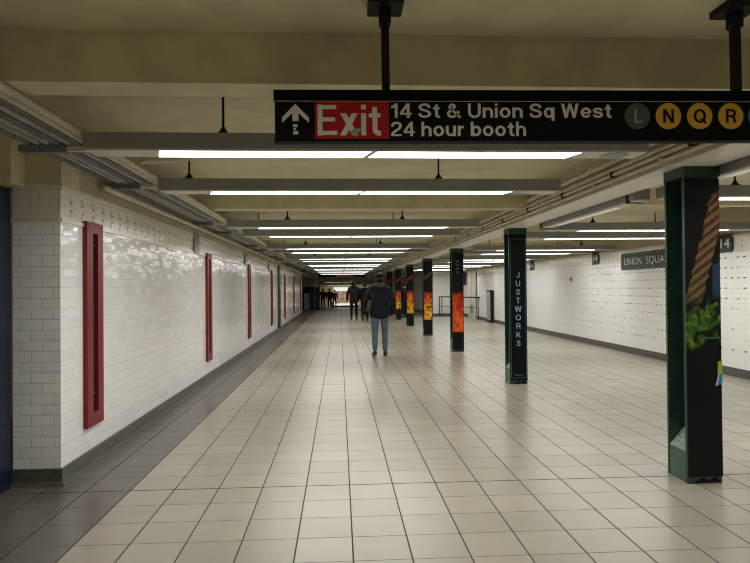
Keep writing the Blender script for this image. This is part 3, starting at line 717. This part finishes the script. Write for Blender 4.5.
# --- blue pillar at the far left edge
t = thing('blue_pillar', 'navy blue steel pillar at the left edge, beside the tiled corner', 'pillar', (-2.6, 4.4, 0))
mb = MB().prism([(-2.9, YC - .26, 0), (-2.352, YC - .26, 0), (-2.352, YC - .26, 2.09), (-2.362, YC - .26, 2.115), (-2.39, YC - .26, 2.13), (-2.42, YC - .26, 2.135), (-2.9, YC - .26, 2.135)], (0, .24, 0)).bevel(.008, 2)
mb.build('post', M['blue'], t)
MB().box(-2.352, -2.338, YC - .20, YC - .10, .35, .47).box(-2.352, -2.340, YC - .21, YC - .11, 1.05, 1.22).bevel(.006, 1).build('hinge', M['blue'], t)
MB().box(-2.95, -2.345, YC - .268, YC - .03, 0, .06).bevel(.004, 1).build('foot', M['blue'], t)

# --- left wall extras far along
c = MB().box(XW + .001, XW + .045, 20.05, 20.55, 0.123, 2.16).bevel(.006, 1).build('recess_strip', M['navydk'])  # raised dark box stands in for a recessed strip of the wall
tag(c, 'tall dark strip in place of a recess in the left wall between the fourth and fifth red slots', 'cover')

# --- far right corner
t = thing('utility_cabinet', 'slim dark cabinet with a grey face against the right wall', 'cabinet', (5.96, 23.85, 0))
MB().box(5.885, XR - .035, 23.55, 24.15, .0, 1.24).bevel(.005, 1).build('body', M['black'], t)
MB().box(5.875, 5.885, 23.57, 24.13, .10, 1.22).build('door', M['lightcoat'], t)
MB().box(5.88, XR - .035, 23.53, 24.17, 1.24, 1.27).build('top', M['black'], t)
t = thing('wall_cabinet', 'tall cream cabinet with a dark louvre by the far railing', 'cabinet', (6.0, 27.2, 0))
MB().box(5.94, XR - .035, 26.5, 28.0, .0, 2.1).bevel(.006, 1).build('body', M['cream'], t)
MB().box(5.93, 5.94, 26.9, 27.5, .25, .6).build('louvre', M['graydk'], t)
MB().box(5.93, 5.94, 26.65, 26.69, 1.0, 1.15).build('handle', M['black'], t)
MB().box(5.934, 5.9405, 27.20, 27.22, .05, 2.05).build('door_gap', M['graydk'], t)
pl = MB().box(5.99, XR - .0005, 28.7, 29.3, 1.5, 2.1).bevel(.004, 1).build('wall_notice', M['black']); tag(pl, 'small black notice high on the wall beside the cream cabinet', 'notice')
t = thing('railing', 'dark metal railing in front of the white far wall', 'railing', (5.4, 27.4, 0))
A, B = Vector((4.80, 29.2, .95)), Vector((6.0, 25.9, .95))
MB().tube([A, B], .03, 10).build('handrail', M['steel'], t, smooth=True)
MB().tube([A - Vector((0, 0, .45)), B - Vector((0, 0, .45))], .012, 8).build('mid_rail', M['steel'], t, smooth=True)
for q in (0, .07, .5, .97):
    p = A.lerp(B, q); MB().tube([(p.x, p.y, 0), (p.x, p.y, .95)], .02, 8).build('post', M['steel'], t, smooth=True)

# --- the far end, where the floor slopes down
def zf(y): return 0 if y < 40 else -.025 * (y - 40)
t = thing('backlit_advert', 'backlit colourful picture at the far end of the passage', 'advert', (.4, 64.5, zf(64.5)))
MB().box(-.62, 2.0, 64.42, 64.6, -.42, 1.5).build('case', M['adframe'], t)
MB().box(-.52, 1.9, 64.40, 64.4195, -.2, 1.1).build('picture', M['mosaic'], t)
MB().box(-.66, 2.04, 64.38, 64.62, zf(64.5), -.42).build('plinth', M['steel'], t)
for i, (x, lab) in enumerate(((-1.86, 'dark gate leaf against the left side at the far end'), (-1.50, 'dark gate leaf set apart beside the far walkers'))):
    t = thing('gate_leaf', lab, 'gate', (x, 40.4, 0), 'dark gate leaves at the far end')
    MB().box(x - .13, x + .13, 40.2, 40.32, -.01, 1.5).bevel(.01, 1).build('leaf', M['gate'], t)
    MB().tube([(x + .165, 40.26, -.01), (x + .165, 40.26, 1.55)], .035, 10).build('post', M['gate'], t, smooth=True)
t = thing('pale_bin', 'pale grey bin standing past the end of the left wall', 'bin', (-2.1, 39.5, 0))
MB().box(-2.27, -1.97, 39.4, 39.8, .05, 1.0).bevel(.03, 2).build('body', M['lightcoat'], t)
MB().box(-2.28, -1.96, 39.39, 39.81, 1.0, 1.1).bevel(.04, 2).build('lid', M['lightcoat'], t)
MB().box(-2.25, -1.99, 39.42, 39.78, 0, .05).build('base', M['black'], t)
t = thing('exit_notice', 'dark far hanging sign with a red face', 'sign', (.2, 37.2, 2.2), None)
MB().box(-1.3, 1.6, 37.2, 37.26, 2.06, 2.30).build('panel', M['signblack'], t)
MB().box(-.2, .85, 37.19, 37.2, 2.09, 2.27).build('red_face', M['ledred'], t)
for x in (-.9, 1.2): MB().tube([(x, 37.23, 2.3), (x, 37.23, CE)], .015, 8).build('post', M['black'], t)
for i, (y, z) in enumerate(((46.0, 1.855), (55, 1.70), (60, 1.70))):  # the nearest bar is added to light the sloping ceiling
    w = MB; t = thing('ceiling_light', 'ceiling light bar over the far slope, %s past the hanging red sign' % ORD[i], 'ceiling light', (.2, y, z), 'light bars over the far slope')
    MB().box(-1.5, 1.9, y, y + .2, z, z + .07).build('housing', M['gray'], t)
    for a, b in LEN_L: MB().box(a, b, y + .02, y + .18, z - .002, z + .01).build('diffuser', [M['white_enamel'], M['lenslow']], t).data.polygons[0].material_index = 1
    for x in (-.7, .9): MB().tube([(x, y + .1, z + .07), (x, y + .1, 1.80 if y > 52 else 1.80 + (52 - y - .1) * .0222)], .008, 6).build('hanger_rod', M['black'], t)

# ------------------------------------------------------------------ people
def skin_mesh(name, verts, edges, radii, mat, parent, sub=2, label=None):
    me = bpy.data.meshes.new(name); me.from_pydata([tuple(v) for v in verts], edges, [])
    o = bpy.data.objects.new(name, me); COL.objects.link(o)
    o.modifiers.new('Skin', 'SKIN')
    for i, r in enumerate(radii): me.skin_vertices[0].data[i].radius = r if isinstance(r, tuple) else (r, r)
    for i in range(len(verts)): me.skin_vertices[0].data[i].use_root = (i == 0)
    sb = o.modifiers.new('Sub', 'SUBSURF'); sb.levels = sub; sb.render_levels = sub
    dg = bpy.context.evaluated_depsgraph_get(); dg.update()
    m2 = bpy.data.meshes.new_from_object(o.evaluated_get(dg)); m2.name = name
    bpy.data.objects.remove(o); bpy.data.meshes.remove(me)
    m2.materials.clear(); m2.materials.append(mat)
    for p in m2.polygons: p.use_smooth = True
    q = bpy.data.objects.new(name, m2); COL.objects.link(q); q.parent = parent
    if label: q['label'] = label
    return q

class SK:
    def __init__(s): s.v, s.e, s.r = [], [], []
    def add(s, p, r, link=None):
        s.v.append(Vector(p)); s.r.append(r); i = len(s.v) - 1
        if link is not None: s.e.append((link, i))
        return i
    def chain(s, start, pts, rs):
        i = start
        for p, r in zip(pts, rs): i = s.add(p, r, i)
        return i

def local_build(mb, name, mat, parent, smooth=True):
    loc = parent.location.copy(); o = mb.build(name, mat, None, smooth); o.parent = parent
    return o

def person(label, loc, H, rz, top, bottom, coat_len=.80, coat_w=1.0, hat='cap', stride=.12, skin='skin', collar=None, shoes='shoe', arm_bend=.04, hair='hair', swing=.08):
    """figure facing its own +Y"""
    k = H / 1.72
    t = thing('person', label, 'person', loc, 'people in the passage'); t.rotation_euler = (0, 0, rz)
    J = {}
    for s, n in ((-1, 'l'), (1, 'r')):
        f = s * stride
        J['hip' + n] = Vector((s * .096, 0, .90)); J['knee' + n] = Vector((s * .106, f * .55 + .03, .49))
        J['ank' + n] = Vector((s * .110, f - .02, .085 + (.035 if f < 0 else 0)))
        J['toe' + n] = Vector((s * .128, f + .14, .035 + (.0 if f < 0 else .02)))
        J['heel' + n] = Vector((s * .110, f - .06, .045 + (.035 if f < 0 else 0)))
        J['sh' + n] = Vector((s * .185, 0, 1.385)); J['el' + n] = Vector((s * .268, -s * swing * .5 - .03, 1.11))
        J['wr' + n] = Vector((s * .298, -s * swing + arm_bend, .865))
    for q in J: J[q] = J[q] * k
    def V(x, y, z): return Vector((x, y, z)) * k
    # body: one continuous skin
    b = SK(); pel = b.add(V(0, 0, .93), (.14 * k, .10 * k)); wa = b.add(V(0, 0, 1.06), (.125 * k, .088 * k), pel); ch = b.add(V(0, 0, 1.27), (.145 * k, .10 * k), wa)
    nb = b.add(V(0, -.005, 1.42), (.075 * k, .062 * k), ch); nk = b.add(V(0, .006, 1.485), (.055 * k, .055 * k), nb)
    jaw = b.add(V(0, .028, 1.545), (.066 * k, .078 * k), nk); cr = b.add(V(0, .018, 1.625), (.077 * k, .094 * k), jaw); tp = b.add(V(0, .012, 1.685), (.055 * k, .065 * k), cr)
    b.chain(jaw, [V(0, .108, 1.575), V(0, .125, 1.567)], [.018 * k, .012 * k])        # nose
    for s in (-1, 1): b.chain(cr, [V(s * .083, .01, 1.60)], [.016 * k])               # ears
    for n, s in (('l', -1), ('r', 1)):
        b.chain(pel, [J['hip' + n], J['knee' + n], J['ank' + n], J['toe' + n]], [.082 * k, .056 * k, .038 * k, .034 * k])
        w = b.chain(ch, [J['sh' + n], J['el' + n], J['wr' + n]], [.058 * k, .042 * k, .027 * k])
        wr = J['wr' + n]; d = (wr - J['el' + n]).normalized(); fw = Vector((0, 1, 0)); side = d.cross(fw).normalized(); fw = side.cross(d).normalized()
        pm = b.add(wr + d * .05 * k, (.030 * k, .020 * k), w); kn = b.add(wr + d * .085 * k, (.034 * k, .016 * k), pm)
        for q, (off, L) in enumerate(((.030, .068), (.010, .078), (-.010, .072), (-.029, .056))):
            base = wr + (d * .09 + fw * off) * k
            b.chain(kn, [base + d * .012 * k, base + (d * L * .55 + Vector((-s * .006, .004, 0))) * k, base + (d * L * .92 + Vector((-s * .02, .012, 0))) * k], [.0095 * k, .0085 * k, .0075 * k])
        b.chain(pm, [wr + (d * .055 + fw * .035) * k, wr + (d * .085 + fw * .052 + Vector((-s * .006, 0, 0))) * k, wr + (d * .11 + fw * .05 + Vector((-s * .014, 0, 0))) * k], [.013 * k, .010 * k, .0085 * k])
    body = skin_mesh('body', b.v, b.e, b.r, M[skin], t)
    for s in (-1, 1): local_build(MB().ball(V(s * .03, .101, 1.605), (.011 * k, .008 * k, .007 * k), 8, 6), 'eye', M['eye'], body)
    # trousers
    b = SK(); pel = b.add(V(0, 0, .95), (.15 * k, .112 * k)); b.add(V(0, 0, 1.02), (.14 * k, .10 * k), pel)
    for n in 'lr':
        b.chain(pel, [J['hip' + n] - V(0, 0, .06), J['knee' + n], (J['knee' + n] * .45 + J['ank' + n] * .55), J['ank' + n] + V(0, 0, .015)], [.098 * k, .070 * k, .062 * k, .056 * k])
    skin_mesh('trousers', b.v, b.e, b.r, M[bottom], t)
    # coat
    cw = coat_w; b = SK()
    hem = b.add(V(0, -.005, coat_len), (.205 * k * cw, .150 * k * cw)); mid = b.add(V(0, -.005, (coat_len + 1.1) / 2), (.200 * k * cw, .148 * k * cw), hem); wa = b.add(V(0, -.005, 1.10), (.185 * k * cw, .140 * k * cw), mid)
    ch = b.add(V(0, -.005, 1.29), (.180 * k * cw, .128 * k * cw), wa); b.add(V(0, -.004, 1.425), (.105 * k, .088 * k), ch)
    for n, s in (('l', -1), ('r', 1)):
        fo = J['el' + n].lerp(J['wr' + n], .5)
        b.chain(ch, [J['sh' + n] + V(s * .004, 0, -.008), J['el' + n], fo, J['wr' + n] + (J['wr' + n] - J['el' + n]).normalized() * .01 * k], [.082 * k, .071 * k, .062 * k, .056 * k])
    skin_mesh('jacket', b.v, b.e, b.r, M[top], t)
    if collar:
        mb = MB(); prof = []
        mb.tube([V(.085 * math.cos(a), -.01 + .082 * math.sin(a), 1.468 + .012 * math.sin(a)) for a in [2 * PI * q / 14 for q in range(15)]], .046 * k, 8, False)
        local_build(mb, 'collar', M[collar], t)
    # shoes
    for n in 'lr':
        a, c = J['heel' + n], J['toe' + n]
        mb = MB().tube([a + Vector((0, -.03 * k, .0)), a + V(0, 0, .012), a.lerp(c, .45) + V(0, 0, .014), c + V(0, -.03, .0), c + V(0, .03, -.006)], 0, 10, True, [(.030 * k, .030 * k), (.043 * k, .05 * k), (.046 * k, .044 * k), (.046 * k, .032 * k), (.026 * k, .018 * k)])
        sh = local_build(mb, 'shoe', M[shoes], t)
        local_build(MB().tube([a + V(0, -.035, -.037), a.lerp(c, .5) + V(0, 0, -.032), c + V(0, .035, -.028)], 0, 10, True, [(.034 * k, .010 * k), (.045 * k, .010 * k), (.032 * k, .009 * k)]), 'sole', M['sole'], sh)
    # hair / hat
    hr = MB().ball(V(0, -.006, 1.612), (.094 * k, .106 * k, .112 * k), 18, 10, (-.88, 1))
    for v in hr.b.verts:
        if v.co.y > .045 * k and v.co.z < 1.65 * k: v.co.y = .045 * k
    local_build(hr, 'hair', M[hair], t)
    if hat == 'cap':
        c = local_build(MB().ball(V(0, .008, 1.635), (.106 * k, .120 * k, .086 * k), 20, 8, (-.02, 1)), 'cap', M['capm'], t)
        local_build(MB().ball(V(0, .135, 1.636), (.075 * k, .075 * k, .010 * k), 16, 6), 'visor', M['capm'], c)
        local_build(MB().tube([V(.100 * math.cos(a), .008 + .115 * math.sin(a), 1.638) for a in [2 * PI * q / 18 for q in range(19)]], .009 * k, 6, False), 'cap_band', M['capm'], c)
    if hat == 'hood':
        local_build(MB().ball(V(0, -.04, 1.46), (.125 * k, .085 * k, .075 * k), 16, 8), 'hood', M[top], t)
    return t

person('person walking away in navy jacket, blue jeans and dark cap', (.815, 12.42, 0), 1.71, .0, 'navy', 'jeans', .75, 1.14, 'cap', .09, 'skin', 'collar', 'shoe', .03)
person('person walking away in long olive parka and black trousers', (.62, 26.6, 0), 1.74, 0, 'olive', 'blackcloth', .70, 1.05, 'hood', .12, 'skin', None, 'shoe')
person('person in black, walking between the parka and the navy jacket', (1.06, 25.6, 0), 1.66, 0, 'blackcloth', 'blackcloth', .74, 1.0, 'none', .1, 'skin')
person('person in black standing in the gap between the fire columns', (2.98, 28.0, 0), 1.66, .6, 'blackcloth', 'blackcloth', .72, .9, 'none', .05, 'skin2')
person('person in maroon top by the dark gate at the far end', (-1.38, 50.5, zf(50.5) + .0), 1.66, 0, 'maroon', 'navy', .85, 1.0, 'none', .06, 'skin')
person('person in black beside the white bag at the far end', (-.86, 52.5, zf(52.5)), 1.70, 0, 'blackcloth', 'blackcloth', .8, 1.05, 'cap', .08, 'skin')
person('person in maroon coat in front of the backlit picture', (-.45, 56, zf(56)), 1.68, 0, 'maroon', 'blackcloth', .8, .95, 'none', .08, 'skin')
# bags
t = thing('shoulder_bag', 'grey shoulder bag hanging at the left side of the navy jacket', 'bag', (.60, 12.26, .97))
bg = MB().hexa([(.52, 12.245, .93), (.62, 12.245, .95), (.62, 12.30, .95), (.52, 12.30, .93), (.575, 12.25, 1.13), (.655, 12.25, 1.16), (.655, 12.30, 1.16), (.575, 12.30, 1.13)])
bg.bevel(.02, 3).build('pouch', M['bag'], t, True)
MB().tube([(.64, 12.29, 1.15), (.68, 12.305, 1.28), (.705, 12.35, 1.40), (.71, 12.42, 1.455), (.71, 12.5, 1.475)], .009, 8).build('strap', M['bag'], t, True)
wb = MB().box(-.72, -.54, 52.3, 52.42, zf(52.3) + .0, zf(52.3) + .55).bevel(.02, 2).build('carrier_bag', M['whitebag'])
tag(wb, 'white bag at the feet of the far walker in black', 'bag')

# ------------------------------------------------------------------ camera, world, view
f, yaw, pitch, roll = 610.02, .0581889758, .0105438425, -.00868307473
cy, sy_ = math.cos(yaw), math.sin(yaw)
fw = Vector((sy_ * math.cos(pitch), cy * math.cos(pitch), math.sin(pitch))); r = Vector((cy, -sy_, 0)); u = r.cross(fw)
r2 = r * math.cos(roll) + u * math.sin(roll); u2 = -r * math.sin(roll) + u * math.cos(roll)
cd = bpy.data.cameras.new('camera'); cam = bpy.data.objects.new('camera', cd); COL.objects.link(cam)
cam.matrix_world = Matrix(((r2.x, u2.x, -fw.x, 0), (r2.y, u2.y, -fw.y, 0), (r2.z, u2.z, -fw.z, 1.4), (0, 0, 0, 1)))
cd.sensor_width = 36; cd.sensor_fit = 'HORIZONTAL'; cd.lens = f / 750 * 36; cd.clip_end = 200; cd.clip_start = .05
S.camera = cam
w = bpy.data.worlds.new('world'); S.world = w; w.use_nodes = True
w.node_tree.nodes['Background'].inputs[0].default_value = (.02, .02, .018, 1); w.node_tree.nodes['Background'].inputs[1].default_value = 1
S.view_settings.view_transform = 'Standard'; S.view_settings.look = 'None'; S.view_settings.exposure = .12; S.view_settings.gamma = 1
S.cycles.max_bounces = 8; S.cycles.diffuse_bounces = 5; S.cycles.glossy_bounces = 3; S.cycles.caustics_reflective = False; S.cycles.caustics_refractive = False
S.cycles.sample_clamp_direct = 9.0; S.cycles.sample_clamp_indirect = 2.0; S.cycles.denoising_prefilter = 'ACCURATE'; S.cycles.blur_glossy = 1.0; S.cycles.filter_width = 1.1; S.cycles.use_denoising = True
